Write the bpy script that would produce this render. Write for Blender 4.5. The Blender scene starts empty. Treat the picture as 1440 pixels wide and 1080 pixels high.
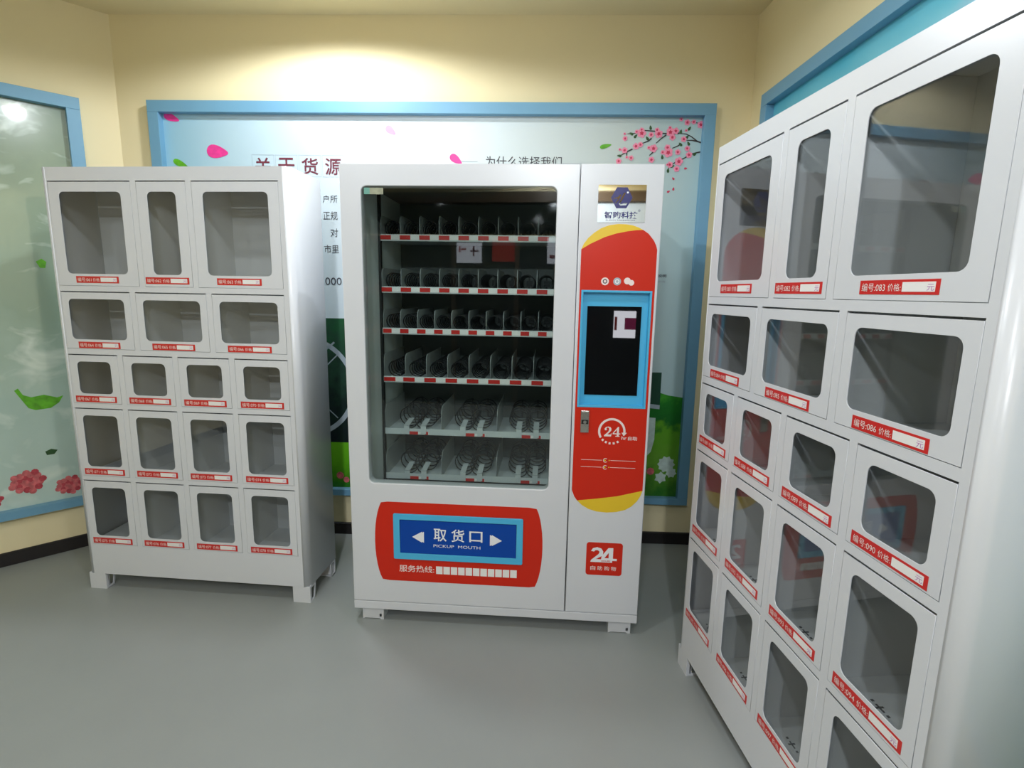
import bpy, bmesh, math, random
from mathutils import Vector, Matrix
random.seed(7)
S = bpy.context.scene
COL = S.collection
PI = math.pi

# ------------------------------------------------------------------ camera
F_PX, CAM_H, PITCH, ROLL = 753.19, 1.4212, 0.1702, 0.0171
cam_d = bpy.data.cameras.new('camera'); cam = bpy.data.objects.new('camera', cam_d); COL.objects.link(cam)
cam_d.sensor_width = 36.0; cam_d.lens = 36.0 * F_PX / 1440.0; cam_d.clip_start = 0.02
_c, _s = math.cos(PITCH), math.sin(PITCH)
_fw, _up, _rt = Vector((0, _c, -_s)), Vector((0, _s, _c)), Vector((1, 0, 0))
_r2 = _rt * math.cos(ROLL) + _up * math.sin(ROLL)
_u2 = -_rt * math.sin(ROLL) + _up * math.cos(ROLL)
M = Matrix.Identity(4)
for i in range(3):
    M[i][0], M[i][1], M[i][2] = _r2[i], _u2[i], -_fw[i]
M[2][3] = CAM_H
cam.matrix_world = M
S.camera = cam

# ------------------------------------------------------------------ world, exposure
w = bpy.data.worlds.new('world'); S.world = w; w.use_nodes = True
w.node_tree.nodes['Background'].inputs[0].default_value = (0.9, 0.95, 1, 1)
w.node_tree.nodes['Background'].inputs[1].default_value = 0.0
S.view_settings.view_transform = 'Standard'; S.view_settings.look = 'None'
S.view_settings.gamma = 1.0; S.view_settings.use_curve_mapping = False
S.view_settings.exposure = -0.06
S.cycles.caustics_reflective = False; S.cycles.caustics_refractive = False
CEIL = 2.78
# ceiling downlights: x, y, watts, cone (degrees), blend
LAMPS = [(-0.895, 2.36, 60, 166, 0.25, 'recessed ceiling downlight close to the framed back mural'),
         (-0.63, 1.15, 42, 172, 0.15, 'recessed ceiling downlight between the two lockers'),
         (0.46, 1.20, 17, 172, 0.15, 'added ceiling fill light close to the right-hand locker'),  # fill lamp added to brighten the mural's right end and locker side
         (-0.25, -0.50, 58, 172, 0.15, 'recessed ceiling downlight straight above the viewer'),
         (-1.90, -0.90, 38, 172, 0.15, 'recessed ceiling downlight behind the viewer on the left'),
         (-0.10, -1.75, 195, 172, 0.15, 'recessed ceiling downlight furthest behind the viewer')]

# ------------------------------------------------------------------ materials
def srgb(r, g, b):
    f = lambda c: (c / 255 / 12.92) if c / 255 <= 0.04045 else ((c / 255 + 0.055) / 1.055) ** 2.4
    return (f(r), f(g), f(b), 1)
MATS = {}
def mat(name, col, rough=0.5, metal=0.0, spec=0.5, noise=0.0, nscale=8.0, bump=0.0, bscale=200.0, coat=0.0, rnoise=0.0):
    m = bpy.data.materials.new(name); m.use_nodes = True
    nt = m.node_tree; b = nt.nodes['Principled BSDF']
    b.inputs['Roughness'].default_value = rough; b.inputs['Metallic'].default_value = metal
    b.inputs['Specular IOR Level'].default_value = spec
    b.inputs['Coat Weight'].default_value = coat; b.inputs['Coat Roughness'].default_value = 0.03
    tc = nt.nodes.new('ShaderNodeTexCoord')
    n = nt.nodes.new('ShaderNodeTexNoise'); n.inputs['Scale'].default_value = nscale; n.inputs['Detail'].default_value = 4
    nt.links.new(tc.outputs['Object'], n.inputs['Vector'])
    r = nt.nodes.new('ShaderNodeValToRGB'); k = noise
    r.color_ramp.elements[0].position = 0.3; r.color_ramp.elements[1].position = 0.7
    r.color_ramp.elements[0].color = tuple(c * (1 - k) for c in col[:3]) + (1,)
    r.color_ramp.elements[1].color = tuple(min(1, c * (1 + k)) for c in col[:3]) + (1,)
    nt.links.new(n.outputs['Fac'], r.inputs['Fac']); nt.links.new(r.outputs['Color'], b.inputs['Base Color'])
    if rnoise:
        mr = nt.nodes.new('ShaderNodeMapRange'); mr.inputs['To Min'].default_value = rough - rnoise; mr.inputs['To Max'].default_value = rough + rnoise
        nt.links.new(n.outputs['Fac'], mr.inputs['Value']); nt.links.new(mr.outputs['Result'], b.inputs['Roughness'])
    if bump:
        n2 = nt.nodes.new('ShaderNodeTexNoise'); n2.inputs['Scale'].default_value = bscale
        nt.links.new(tc.outputs['Object'], n2.inputs['Vector'])
        bp = nt.nodes.new('ShaderNodeBump'); bp.inputs['Strength'].default_value = bump; bp.inputs['Distance'].default_value = 0.002
        nt.links.new(n2.outputs['Fac'], bp.inputs['Height']); nt.links.new(bp.outputs['Normal'], b.inputs['Normal'])
    MATS[name] = m
    return m
def ramp_mat(name, stops, axis=2, rough=0.45, noise=0.1, nscale=3.0, lo=0.0, hi=1.0, spec=0.4, coat=0.0, pale_glare=None):
    """printed picture: colour stops along one object axis, mottled by noise"""
    m = bpy.data.materials.new(name); m.use_nodes = True
    nt = m.node_tree; b = nt.nodes['Principled BSDF']; b.inputs['Roughness'].default_value = rough
    b.inputs['Specular IOR Level'].default_value = spec
    b.inputs['Coat Weight'].default_value = coat; b.inputs['Coat Roughness'].default_value = 0.04
    tc = nt.nodes.new('ShaderNodeTexCoord'); sp = nt.nodes.new('ShaderNodeSeparateXYZ'); nt.links.new(tc.outputs['Object'], sp.inputs[0])
    mr = nt.nodes.new('ShaderNodeMapRange'); mr.inputs['From Min'].default_value = lo; mr.inputs['From Max'].default_value = hi
    nt.links.new(sp.outputs[axis], mr.inputs['Value'])
    n = nt.nodes.new('ShaderNodeTexNoise'); n.inputs['Scale'].default_value = nscale; n.inputs['Detail'].default_value = 5
    nt.links.new(tc.outputs['Object'], n.inputs['Vector'])
    ad = nt.nodes.new('ShaderNodeMath'); ad.operation = 'MULTIPLY_ADD'; ad.inputs[1].default_value = noise
    sb = nt.nodes.new('ShaderNodeMath'); sb.operation = 'SUBTRACT'; sb.inputs[1].default_value = 0.5
    nt.links.new(n.outputs['Fac'], sb.inputs[0]); nt.links.new(sb.outputs[0], ad.inputs[0]); nt.links.new(mr.outputs[0], ad.inputs[2])
    r = nt.nodes.new('ShaderNodeValToRGB'); e = r.color_ramp.elements
    e[0].position = stops[0][0]; e[0].color = stops[0][1]; e[1].position = stops[-1][0]; e[1].color = stops[-1][1]
    for p, c in stops[1:-1]:
        x = e.new(p); x.color = c
    nt.links.new(ad.outputs[0], r.inputs['Fac'])
    out = r.outputs['Color']
    if pale_glare:
        n2 = nt.nodes.new('ShaderNodeTexNoise'); n2.inputs['Scale'].default_value = pale_glare[0]; n2.inputs['Detail'].default_value = 3; n2.inputs['Distortion'].default_value = 0.6
        mp = nt.nodes.new('ShaderNodeMapping'); mp.inputs['Scale'].default_value = pale_glare[3]
        nt.links.new(tc.outputs['Object'], mp.inputs[0]); nt.links.new(mp.outputs[0], n2.inputs['Vector'])
        r2 = nt.nodes.new('ShaderNodeValToRGB'); r2.color_ramp.elements[0].position = pale_glare[1]; r2.color_ramp.elements[1].position = pale_glare[1] + 0.2
        nt.links.new(n2.outputs['Fac'], r2.inputs['Fac'])
        mx = nt.nodes.new('ShaderNodeMix'); mx.data_type = 'RGBA'; mx.inputs['B'].default_value = pale_glare[2]
        nt.links.new(r2.outputs['Color'], mx.inputs['Factor']); nt.links.new(out, mx.inputs['A']); out = mx.outputs['Result']
    nt.links.new(out, b.inputs['Base Color'])
    MATS[name] = m
    return m
def glass_mat(name, tint, rough=0.02):
    m = bpy.data.materials.new(name); m.use_nodes = True
    nt = m.node_tree; nt.nodes.remove(nt.nodes['Principled BSDF']); out = nt.nodes['Material Output']
    tr = nt.nodes.new('ShaderNodeBsdfTransparent'); tr.inputs[0].default_value = tint
    gl = nt.nodes.new('ShaderNodeBsdfGlossy'); gl.inputs['Roughness'].default_value = rough
    fr = nt.nodes.new('ShaderNodeFresnel'); ge = nt.nodes.new('ShaderNodeNewGeometry')
    mr = nt.nodes.new('ShaderNodeMapRange'); mr.inputs['To Min'].default_value = 1.5; mr.inputs['To Max'].default_value = 1 / 1.5
    nt.links.new(ge.outputs['Backfacing'], mr.inputs['Value']); nt.links.new(mr.outputs[0], fr.inputs['IOR'])
    mx = nt.nodes.new('ShaderNodeMixShader')
    nt.links.new(fr.outputs[0], mx.inputs[0]); nt.links.new(tr.outputs[0], mx.inputs[1]); nt.links.new(gl.outputs[0], mx.inputs[2])
    nt.links.new(mx.outputs[0], out.inputs['Surface'])
    MATS[name] = m
    return m
def emit_mat(name, col, strength, base=1.0):
    m = bpy.data.materials.new(name); m.use_nodes = True
    b = m.node_tree.nodes['Principled BSDF']; b.inputs['Base Color'].default_value = tuple(c * base for c in col[:3]) + (1,)
    b.inputs['Emission Color'].default_value = col; b.inputs['Emission Strength'].default_value = strength
    MATS[name] = m
    return m
mat('white_coat', srgb(215, 217, 222), 0.28, noise=0.012, nscale=3, spec=0.45)
mat('inner_steel', srgb(200, 203, 204), 0.4, noise=0.02, nscale=5)
mat('liner', srgb(220, 230, 230), 0.45, noise=0.03, nscale=4)
mat('liner_shaded', srgb(80, 86, 84), 0.5, noise=0.05, nscale=4)  # liner colour darkened to paint in the shade deep inside the machine
mat('tray_steel', srgb(205, 212, 214), 0.35, noise=0.02)
mat('divider_plastic', srgb(168, 174, 174), 0.35, noise=0.02)
mat('cream_wall', srgb(243, 228, 186), 0.75, noise=0.015, nscale=1.5, bump=0.06, bscale=160)
mat('cream_ceiling', srgb(234, 219, 176), 0.8, noise=0.015, nscale=1.5)
mat('blue_frame', srgb(114, 164, 194), 0.42, noise=0.03, nscale=5)
mat('floor_epoxy', srgb(152, 156, 154), 0.33, noise=0.035, nscale=2.2, rnoise=0.06, spec=0.4)
mat('baseboard_dark', srgb(30, 26, 28), 0.4, noise=0.08)
mat('brown_wood', srgb(70, 54, 36), 0.5, noise=0.15, nscale=6)
mat('red_print', srgb(206, 40, 18), 0.32, noise=0.01, spec=0.3)
mat('label_red', srgb(205, 40, 36), 0.35, noise=0.01)
mat('label_white', srgb(240, 238, 236), 0.4, noise=0.01)
mat('ink_pale', srgb(243, 226, 222), 0.4, noise=0.01)
mat('ink_white', srgb(240, 240, 244), 0.35, noise=0.01)
mat('ink_purple', srgb(190, 120, 190), 0.4, noise=0.01)
mat('yellow_print', srgb(233, 196, 40), 0.3, noise=0.01)
mat('light_blue', srgb(78, 182, 226), 0.3, noise=0.01)
mat('deep_blue', srgb(0, 68, 164), 0.35, noise=0.02, spec=0.3)
mat('black_screen', srgb(14, 15, 17), 0.015, noise=0.02, spec=0.9)
mat('black_wire', srgb(18, 19, 21), 0.45, noise=0.1, spec=0.3)
mat('black_plastic', srgb(24, 26, 28), 0.45, noise=0.05)
mat('dark_gap', srgb(40, 42, 44), 0.7, noise=0.05)
mat('steel', srgb(190, 188, 184), 0.25, 1.0, noise=0.04, nscale=30)
mat('mirror_film', srgb(225, 222, 214), 0.03, 1.0, noise=0.01)
mat('navy_ink', srgb(26, 24, 104), 0.3, noise=0.03)
mat('ink_dark', srgb(60, 58, 66), 0.5, noise=0.02)
mat('ink_maroon', srgb(112, 44, 62), 0.5, noise=0.02)
mat('ink_grey', srgb(160, 170, 180), 0.5, noise=0.02)
mat('petal_pink', srgb(238, 60, 150), 0.5, noise=0.12, nscale=40)
mat('petal_pale', srgb(240, 158, 210), 0.5, noise=0.1, nscale=40)
mat('blossom_pink', srgb(248, 146, 176), 0.5, noise=0.08, nscale=60)
mat('blossom_core', srgb(206, 44, 84), 0.5, noise=0.1, nscale=60)
mat('twig', srgb(54, 50, 52), 0.5, noise=0.1)
mat('leaf_green', srgb(96, 176, 30), 0.5, noise=0.3, nscale=30)
mat('leaf_dark', srgb(44, 84, 40), 0.5, noise=0.2, nscale=30)
mat('holo_teal', srgb(104, 160, 146), 0.35, noise=0.1)
mat('holo_sticker', srgb(150, 152, 128), 0.35, noise=0.15, nscale=60)
mat('bike_grey', srgb(168, 180, 190), 0.5, noise=0.05)
mat('post_green', srgb(16, 66, 46), 0.5, noise=0.1)
mat('flower_white', srgb(196, 214, 206), 0.5, noise=0.15, nscale=30)
mat('flower_red', srgb(206, 104, 108), 0.45, noise=0.35, nscale=45)
mat('flower_deep', srgb(186, 66, 78), 0.45, noise=0.25, nscale=60)
mat('red_board', srgb(200, 30, 24), 0.5, noise=0.05)
mat('blue_back', srgb(70, 80, 120), 0.5, noise=0.05)
glass_mat('door_glass', (0.93, 0.94, 0.94, 1))
glass_mat('machine_glass', (0.90, 0.94, 0.93, 1))
emit_mat('lamp_lens', (0.95, 0.98, 1.0, 1), 12.0)
emit_mat('lightbox_white', (0.86, 0.9, 1.0, 1), 2.6, 0.1)
emit_mat('lightbox_bright', (0.92, 0.93, 1.0, 1), 7.5, 0.1)
emit_mat('lightbox_red', (1.0, 0.06, 0.03, 1), 0.7, 0.05)
mat('unseen_dark_panel', srgb(26, 32, 30), 0.08, noise=0.1, nscale=1.5)
def sc(r, g, b): return srgb(r, g, b)
ramp_mat('mural_sky', [(0.0, sc(150, 198, 220)), (0.12, sc(180, 208, 220)), (0.35, sc(214, 224, 230)), (0.62, sc(218, 228, 230)), (0.85, sc(200, 210, 206)), (1.0, sc(176, 204, 208))], 0, noise=0.05, nscale=1.5, lo=-1.87, hi=0.95)
ramp_mat('print_foliage', [(0.0, sc(14, 22, 34)), (0.35, sc(18, 40, 34)), (0.6, sc(34, 66, 50)), (1.0, sc(28, 84, 48))], 2, noise=1.1, nscale=14, lo=0.5, hi=1.3)
ramp_mat('print_grass', [(0.0, sc(40, 116, 16)), (0.5, sc(96, 176, 20)), (1.0, sc(110, 190, 30))], 2, noise=0.5, nscale=30, lo=0.3, hi=0.56)
ramp_mat('print_meadow', [(0.0, sc(40, 110, 30)), (0.35, sc(104, 160, 48)), (0.62, sc(92, 160, 30)), (0.72, sc(20, 104, 32)), (0.9, sc(26, 120, 30)), (1.0, sc(64, 156, 40))], 2, noise=0.5, nscale=16, lo=0.28, hi=0.9)
ramp_mat('print_pond_glare', [(0.0, sc(190, 212, 204)), (0.3, sc(178, 202, 192)), (0.5, sc(150, 174, 158)), (0.8, sc(156, 172, 150)), (1.0, sc(136, 154, 138))], 2, noise=0.3, nscale=5, lo=0.28, hi=2.3, rough=0.2, coat=1.0,
         pale_glare=(6.0, 0.55, sc(214, 228, 218), (1.0, 1.0, 1.5)))  # pale blotches paint the glass reflections into the print
ramp_mat('print_right', [(0.0, sc(90, 150, 120)), (0.5, sc(150, 190, 200)), (0.86, sc(214, 200, 214)), (0.95, sc(120, 196, 214)), (1.0, sc(80, 180, 205))], 2, noise=0.1, nscale=3, lo=0.28, hi=2.3)

# ------------------------------------------------------------------ helpers
def tag(o, label=None, cat=None, group=None, kind=None):
    if label: o['label'] = label
    if cat: o['category'] = cat
    if group: o['group'] = group
    if kind: o['kind'] = kind
    return o
def root(name, loc, rz, label, cat, group=None):
    o = bpy.data.objects.new(name, None); COL.objects.link(o)
    o.location = loc; o.rotation_euler = (0, 0, rz); o.empty_display_size = 0.1
    return tag(o, label, cat, group)
def link(name, me, parent=None, loc=(0, 0, 0), m=None):
    o = bpy.data.objects.new(name, me); COL.objects.link(o); o.location = loc
    if parent is not None: o.parent = parent
    if m is not None and not me.materials: me.materials.append(MATS[m])
    return o
def mesh(name, verts, faces, m):
    me = bpy.data.meshes.new(name); me.from_pydata(verts, [], faces); me.update()
    me.materials.append(MATS[m]); return me
def boxes_mesh(name, bs, m, bevel=0.0):
    bm = bmesh.new()
    for (x0, x1, y0, y1, z0, z1) in bs:
        v = [bm.verts.new(p) for p in ((x0, y0, z0), (x1, y0, z0), (x1, y1, z0), (x0, y1, z0), (x0, y0, z1), (x1, y0, z1), (x1, y1, z1), (x0, y1, z1))]
        for f in ((0, 3, 2, 1), (4, 5, 6, 7), (0, 1, 5, 4), (1, 2, 6, 5), (2, 3, 7, 6), (3, 0, 4, 7)):
            bm.faces.new([v[i] for i in f])
    if bevel:
        bmesh.ops.bevel(bm, geom=bm.edges[:], offset=bevel, segments=2, profile=0.6, affect='EDGES')
    me = bpy.data.meshes.new(name); bm.to_mesh(me); bm.free()
    me.materials.append(MATS[m]); return me
def box(name, b, m, parent=None, bevel=0.0):
    return link(name, boxes_mesh(name, [b], m, bevel), parent)
def boxes(name, bs, m, parent=None, bevel=0.0):
    return link(name, boxes_mesh(name, bs, m, bevel), parent)
def rrect(u0, z0, u1, z1, r, n=6):
    pts = []
    for cx, cz, a0 in ((u1 - r, z1 - r, 0), (u0 + r, z1 - r, 90), (u0 + r, z0 + r, 180), (u1 - r, z0 + r, 270)):
        for i in range(n + 1):
            a = math.radians(a0 + 90 * i / n); pts.append((cx + r * math.cos(a), cz + r * math.sin(a)))
    return pts
def rect(u0, z0, u1, z1): return [(u0, z0), (u1, z0), (u1, z1), (u0, z1)]
def bake(cd, m, rot=True):
    o = bpy.data.objects.new('tmp', cd); COL.objects.link(o)
    dg = bpy.context.evaluated_depsgraph_get()
    me = bpy.data.meshes.new_from_object(o.evaluated_get(dg))
    bpy.data.objects.remove(o); bpy.data.curves.remove(cd)
    if rot: me.transform(Matrix.Rotation(PI / 2, 4, 'X'))
    me.materials.clear(); me.materials.append(MATS[m])
    return me
def plate_mesh(loops, t, m, bevel=0.0):
    """filled outline with holes in the (u, z) plane; front face at y = 0, back at y = t"""
    cd = bpy.data.curves.new('c', 'CURVE'); cd.dimensions = '2D'; cd.fill_mode = 'BOTH' if t else 'FRONT'
    cd.extrude = max(0.0, t / 2 - bevel); cd.bevel_depth = bevel; cd.bevel_resolution = 1; cd.offset = -bevel
    for lp in loops:
        s = cd.splines.new('POLY'); s.points.add(len(lp) - 1); s.use_cyclic_u = True
        for p, (u, z) in zip(s.points, lp): p.co = (u, z, 0, 1)
    me = bake(cd, m)
    me.transform(Matrix.Translation((0, t / 2, 0)))
    return me
def plate(name, loops, d, t, m, parent, bevel=0.0):
    return link(name, plate_mesh(loops, t, m, bevel), parent, (0, d, 0))
TXT = {}
def text_mesh(s, m, bold=0.0, shear=0.0):
    k = (s, m, bold, shear)
    if k not in TXT:
        cd = bpy.data.curves.new('t', 'FONT'); cd.body = s; cd.offset = bold; cd.shear = shear; cd.resolution_u = 3
        me = bake(cd, m)
        xs = [v.co.x for v in me.vertices]; zs = [v.co.z for v in me.vertices]
        x0, x1, z0, z1 = min(xs), max(xs), min(zs), max(zs)
        me.transform(Matrix.Diagonal((1 / (x1 - x0), 1, 1 / (z1 - z0), 1)) @ Matrix.Translation((-x0, 0, -z0)))
        TXT[k] = me
    return TXT[k]
def text(name, s, bx, d, m, parent, bold=0.0, shear=0.0):
    u0, z0, u1, z1 = bx
    me = text_mesh(s, m, bold, shear).copy()
    me.transform(Matrix.Diagonal((u1 - u0, 1, z1 - z0, 1))); me.transform(Matrix.Translation((u0, 0, z0)))
    return link(name, me, parent, (0, d, 0))
def join_mesh(name, parts, m=None):
    """merge meshes (shared material slots kept by name) into one mesh"""
    bm = bmesh.new(); mats = []
    for me in parts:
        for mm in me.materials:
            if mm not in mats: mats.append(mm)
    for me in parts:
        n0 = len(bm.faces); bm.from_mesh(me); bm.faces.ensure_lookup_table()
        for f in bm.faces[n0:]: f.material_index = mats.index(me.materials[min(f.material_index, len(me.materials) - 1)])
    out = bpy.data.meshes.new(name); bm.to_mesh(out); bm.free()
    for mm in mats: out.materials.append(mm)
    return out
def ribbon(pts, w0, w1, m):
    v, f = [], []
    n = len(pts)
    for i, (u, z) in enumerate(pts):
        a = pts[max(0, i - 1)]; b = pts[min(n - 1, i + 1)]
        du, dz = b[0] - a[0], b[1] - a[1]; L = math.hypot(du, dz) or 1
        w = (w0 + (w1 - w0) * i / (n - 1)) / 2
        v += [(u - dz / L * w, 0, z + du / L * w), (u + dz / L * w, 0, z - du / L * w)]
        if i: f.append((2 * i - 2, 2 * i - 1, 2 * i + 1, 2 * i))
    return mesh('ribbon', v, f, m)
def disc_loop(cu, cz, r, n=24, a0=0.0): return [(cu + r * math.cos(a0 + 2 * PI * i / n), cz + r * math.sin(a0 + 2 * PI * i / n)) for i in range(n)]

# ------------------------------------------------------------------ room shell
B0 = Vector((-2.072, 2.9577)); BT = -0.0318
WALL_D = 0.045
def along(p, a, L): return Vector((p.x + math.cos(a) * L, p.y + math.sin(a) * L))
TL = 0.7808                                   # left wall heading, towards the back corner
TR = -PI / 2 + 0.0443 + BT                    # right wall heading, from the back corner towards the viewer
def bpt(u, d=0.0): return Vector((u * math.cos(BT) - d * math.sin(BT), 2.8918 + u * math.sin(BT) + d * math.cos(BT)))
n_off = lambda a, d: Vector((-math.sin(a) * d, math.cos(a) * d))
def isect(p, a, q, b):
    da, db = Vector((math.cos(a), math.sin(a))), Vector((math.cos(b), math.sin(b)))
    den = da.x * db.y - da.y * db.x; r = q - p
    return p + da * ((r.x * db.y - r.y * db.x) / den)
CR = bpt(1.1402)                              # back right corner in the plane of the frame faces
cBL = isect(bpt(0, WALL_D), BT, B0 + n_off(TL, WALL_D), TL)
cBR = isect(bpt(0, WALL_D), BT, CR + n_off(TR, WALL_D), TR)
cFR = Vector((cBR.x + math.cos(TR) * 5.3, cBR.y + math.sin(TR) * 5.3))
cL1 = along(cBL, TL + PI, 1.75)
cFL = Vector((cL1.x, cFR.y))
POLY = [cBL, cBR, cFR, cFL, cL1]              # clockwise seen from above
def struct(name, me): o = link(name, me); o['kind'] = 'structure'; return o
def wall(name, a, b, m='cream_wall', th=0.1):
    d = (b - a).normalized(); nrm = Vector((-d.y, d.x)) * th      # outward for clockwise order
    v = [(p.x, p.y, z) for z in (0, CEIL) for p in (a, b, b + nrm, a + nrm)]
    me = mesh(name, v, [(0, 1, 5, 4), (1, 2, 6, 5), (2, 3, 7, 6), (3, 0, 4, 7), (0, 3, 2, 1), (4, 5, 6, 7)], m)
    return struct(name, me)
def slab(name, z0, z1, m):
    n = len(POLY); c = sum(POLY, Vector((0, 0))) / n
    P2 = [p + (p - c).normalized() * 0.12 for p in POLY]
    v = [(p.x, p.y, z) for z in (z0, z1) for p in P2]
    f = [tuple(range(n)), tuple(range(2 * n - 1, n - 1, -1))] + [(i, i + n, (i + 1) % n + n, (i + 1) % n) for i in range(n)]
    return struct(name, mesh(name, v, f, m))
slab('floor', -0.1, 0.0, 'floor_epoxy')
slab('ceiling', CEIL, CEIL + 0.1, 'cream_ceiling')
wall('wall_back', cBL, cBR); wall('wall_right', cBR, cFR); wall('wall_front', cFR, cFL)
wall('wall_side', cFL, cL1); wall('wall_left', cL1, cBL)
def skirting(name, a, b):
    d = (b - a).normalized(); n = Vector((d.y, -d.x)) * 0.012
    a = a + d * 0.013; b = b - d * 0.013
    v = []
    for z, k in ((0.001, 1.0), (0.066, 1.0), (0.07, 0.6)):
        v += [(p.x, p.y, z) for p in (a + d * 0.0 , b, b + n * k, a + n * k)]
    f = []
    for l in (0, 4):
        f += [(l + i, l + (i + 1) % 4, l + 4 + (i + 1) % 4, l + 4 + i) for i in range(4)]
    f += [(3, 2, 1, 0), (8, 9, 10, 11)]
    struct(name, mesh(name, v, f, 'baseboard_dark'))
skirting('baseboard_back', cBL, cBR); skirting('baseboard_right', cBR, cFR); skirting('baseboard_left', cL1, cBL); skirting('baseboard_side', cFL, cL1)

# ------------------------------------------------------------------ framed murals
def mural(name, loc2, rz, u0, u1, z0, z1, face, bottom, print_mat, label):
    r = root(name, (loc2.x, loc2.y, 0), rz, label, 'mural', 'blue-framed wall murals')
    D = WALL_D - 0.001
    box('frame_rail', (u0, u1, 0, D, z1 - face, z1), 'blue_frame', r, 0.002)
    box('frame_rail', (u0, u1, 0, D, z0, z0 + bottom), 'blue_frame', r, 0.002)
    box('frame_rail', (u0, u0 + face, 0, D, z0 + bottom, z1 - face), 'blue_frame', r, 0.002)
    box('frame_rail', (u1 - face, u1, 0, D, z0 + bottom, z1 - face), 'blue_frame', r, 0.002)
    box('printed_panel', (u0 + face * .5, u1 - face * .5, D - 0.006, D, z0 + bottom * .5, z1 - face * .5), print_mat, r)
    return r
PD = WALL_D - 0.0085                           # print sits just proud of the panel
bm_root = mural('framed_mural', bpt(0), BT, -1.907, 0.9964, 0.2516, 2.362, 0.056, 0.036, 'mural_sky',
                'wide blue-framed spring mural with cherry blossom on the back wall')
# printed lower pictures
plate('printed_photo', [rect(-1.30, 0.5575, -0.55, 1.262)], PD, 0.0, 'print_foliage', bm_root)
plate('printed_grass', [rect(-1.85, 0.289, -0.2, 0.5575)], PD - 0.0002, 0.0, 'print_grass', bm_root)
def ring_mesh(cu, cz, r0, r1, m, n=64): return plate_mesh([disc_loop(cu, cz, r1, n), disc_loop(cu, cz, r0, n)], 0.0, m)
link('bicycle_wheel', join_mesh('bicycle_wheel', [ring_mesh(-1.165, 0.875, 0.262, 0.288, 'bike_grey'), ribbon([(-1.165, 0.875), (-0.975, 1.06)], .006, .006, 'bike_grey'),
     ribbon([(-1.165, 0.875), (-0.985, 0.70)], .006, .006, 'bike_grey'), ribbon([(-1.06, 1.07), (-0.99, 1.13)], .01, .01, 'bike_grey')]), bm_root, (0, PD - 0.0004, 0))
for (u, z, r) in ((-0.985, 0.36, .022), (-0.95, 0.335, .018)):
    plate('printed_flower', [disc_loop(u, z, r, 9)], PD - 0.0006, 0.0, 'flower_red', bm_root)
plate('printed_meadow', [[(0.3, 0.289), (0.945, 0.289), (0.945, 0.862), (0.86, 0.874), (0.80, 0.892), (0.7, 0.90), (0.3, 0.86)]], PD, 0.0, 'print_meadow', bm_root)
plate('printed_post', [rect(0.60, 0.80, 0.818, 1.0)], PD - 0.0002, 0.0, 'post_green', bm_root)
plate('printed_stripe', [[(0.60, 0.815), (0.818, 0.795), (0.818, 0.818), (0.60, 0.84)]], PD - 0.0004, 0.0, 'bike_grey', bm_root)
plate('printed_figure', [[(0.70, 0.75), (0.80, 0.745), (0.80, 0.62), (0.785, 0.55), (0.76, 0.52), (0.70, 0.53)]], PD - 0.0004, 0.0, 'flower_white', bm_root)
def star_loop(cu, cz, r, k, n=10, ph=0.3): return [(cu + (r if i % 2 else r * k) * math.cos(ph + 2 * PI * i / (2 * n)), cz + (r if i % 2 else r * k) * math.sin(ph + 2 * PI * i / (2 * n))) for i in range(2 * n)]
plate('printed_flower', [star_loop(0.875, 0.478, 0.05, 0.8)], PD - 0.0004, 0.0, 'flower_white', bm_root)
plate('printed_flower', [star_loop(0.905, 0.43, 0.032, 0.75, 7)], PD - 0.0005, 0.0, 'flower_white', bm_root)
plate('printed_flower', [star_loop(0.848, 0.40, 0.036, 0.7, 6, 1.0)], PD - 0.0006, 0.0, 'flower_white', bm_root)
plate('printed_flower', [disc_loop(0.79, 0.435, 0.022, 8)], PD - 0.0006, 0.0, 'flower_red', bm_root)
# lettering on the mural
for (u0, u1), ch in zip(((-1.3897, -1.2724), (-1.2650, -1.1480), (-1.1404, -1.0230), (-1.0160, -0.8990)), '关于货源'):
    z1, z0 = 2.109, 2.001
    plate('character_grid', [rect(u0, z0, u1, z1), rect(u0 + .0012, z0 + .0012, u1 - .0012, z1 - .0012)], PD - 0.0002, 0.0, 'ink_grey', bm_root)
    text('heading_lettering', ch, (u0 + 0.014, z0 + 0.010, u1 - 0.016, z1 - 0.014), PD - 0.0004, 'ink_maroon', bm_root, 0.012)
for s, bx in (('户所', (-1.022, 1.871, -0.943, 1.9098)), ('正规', (-1.022, 1.784, -0.945, 1.8267)), ('对', (-0.987, 1.696, -0.946, 1.7395)), ('市里', (-1.024, 1.611, -0.945, 1.654)), ('000', (-1.026, 1.442, -0.936, 1.482))):
    text('body_lettering', s, bx, PD - 0.0002, 'ink_dark', bm_root)
text('heading_lettering', '为什么选择我们', (-0.158, 2.058, 0.236, 2.112), PD - 0.0002, 'ink_dark', bm_root)
plate('rule_line', [rect(-0.315, 2.0835, -0.20, 2.0855)], PD - 0.0002, 0.0, 'ink_grey', bm_root)
plate('rule_line', [rect(0.24, 2.078, 0.42, 2.080)], PD - 0.0002, 0.0, 'ink_grey', bm_root)
text('body_lettering', '说明', (0.764, 1.510, 0.809, 1.527), PD - 0.0002, 'ink_dark', bm_root, 0.01)
text('body_lettering', '详情', (0.764, 1.483, 0.805, 1.494), PD - 0.0002, 'ink_grey', bm_root)
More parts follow.
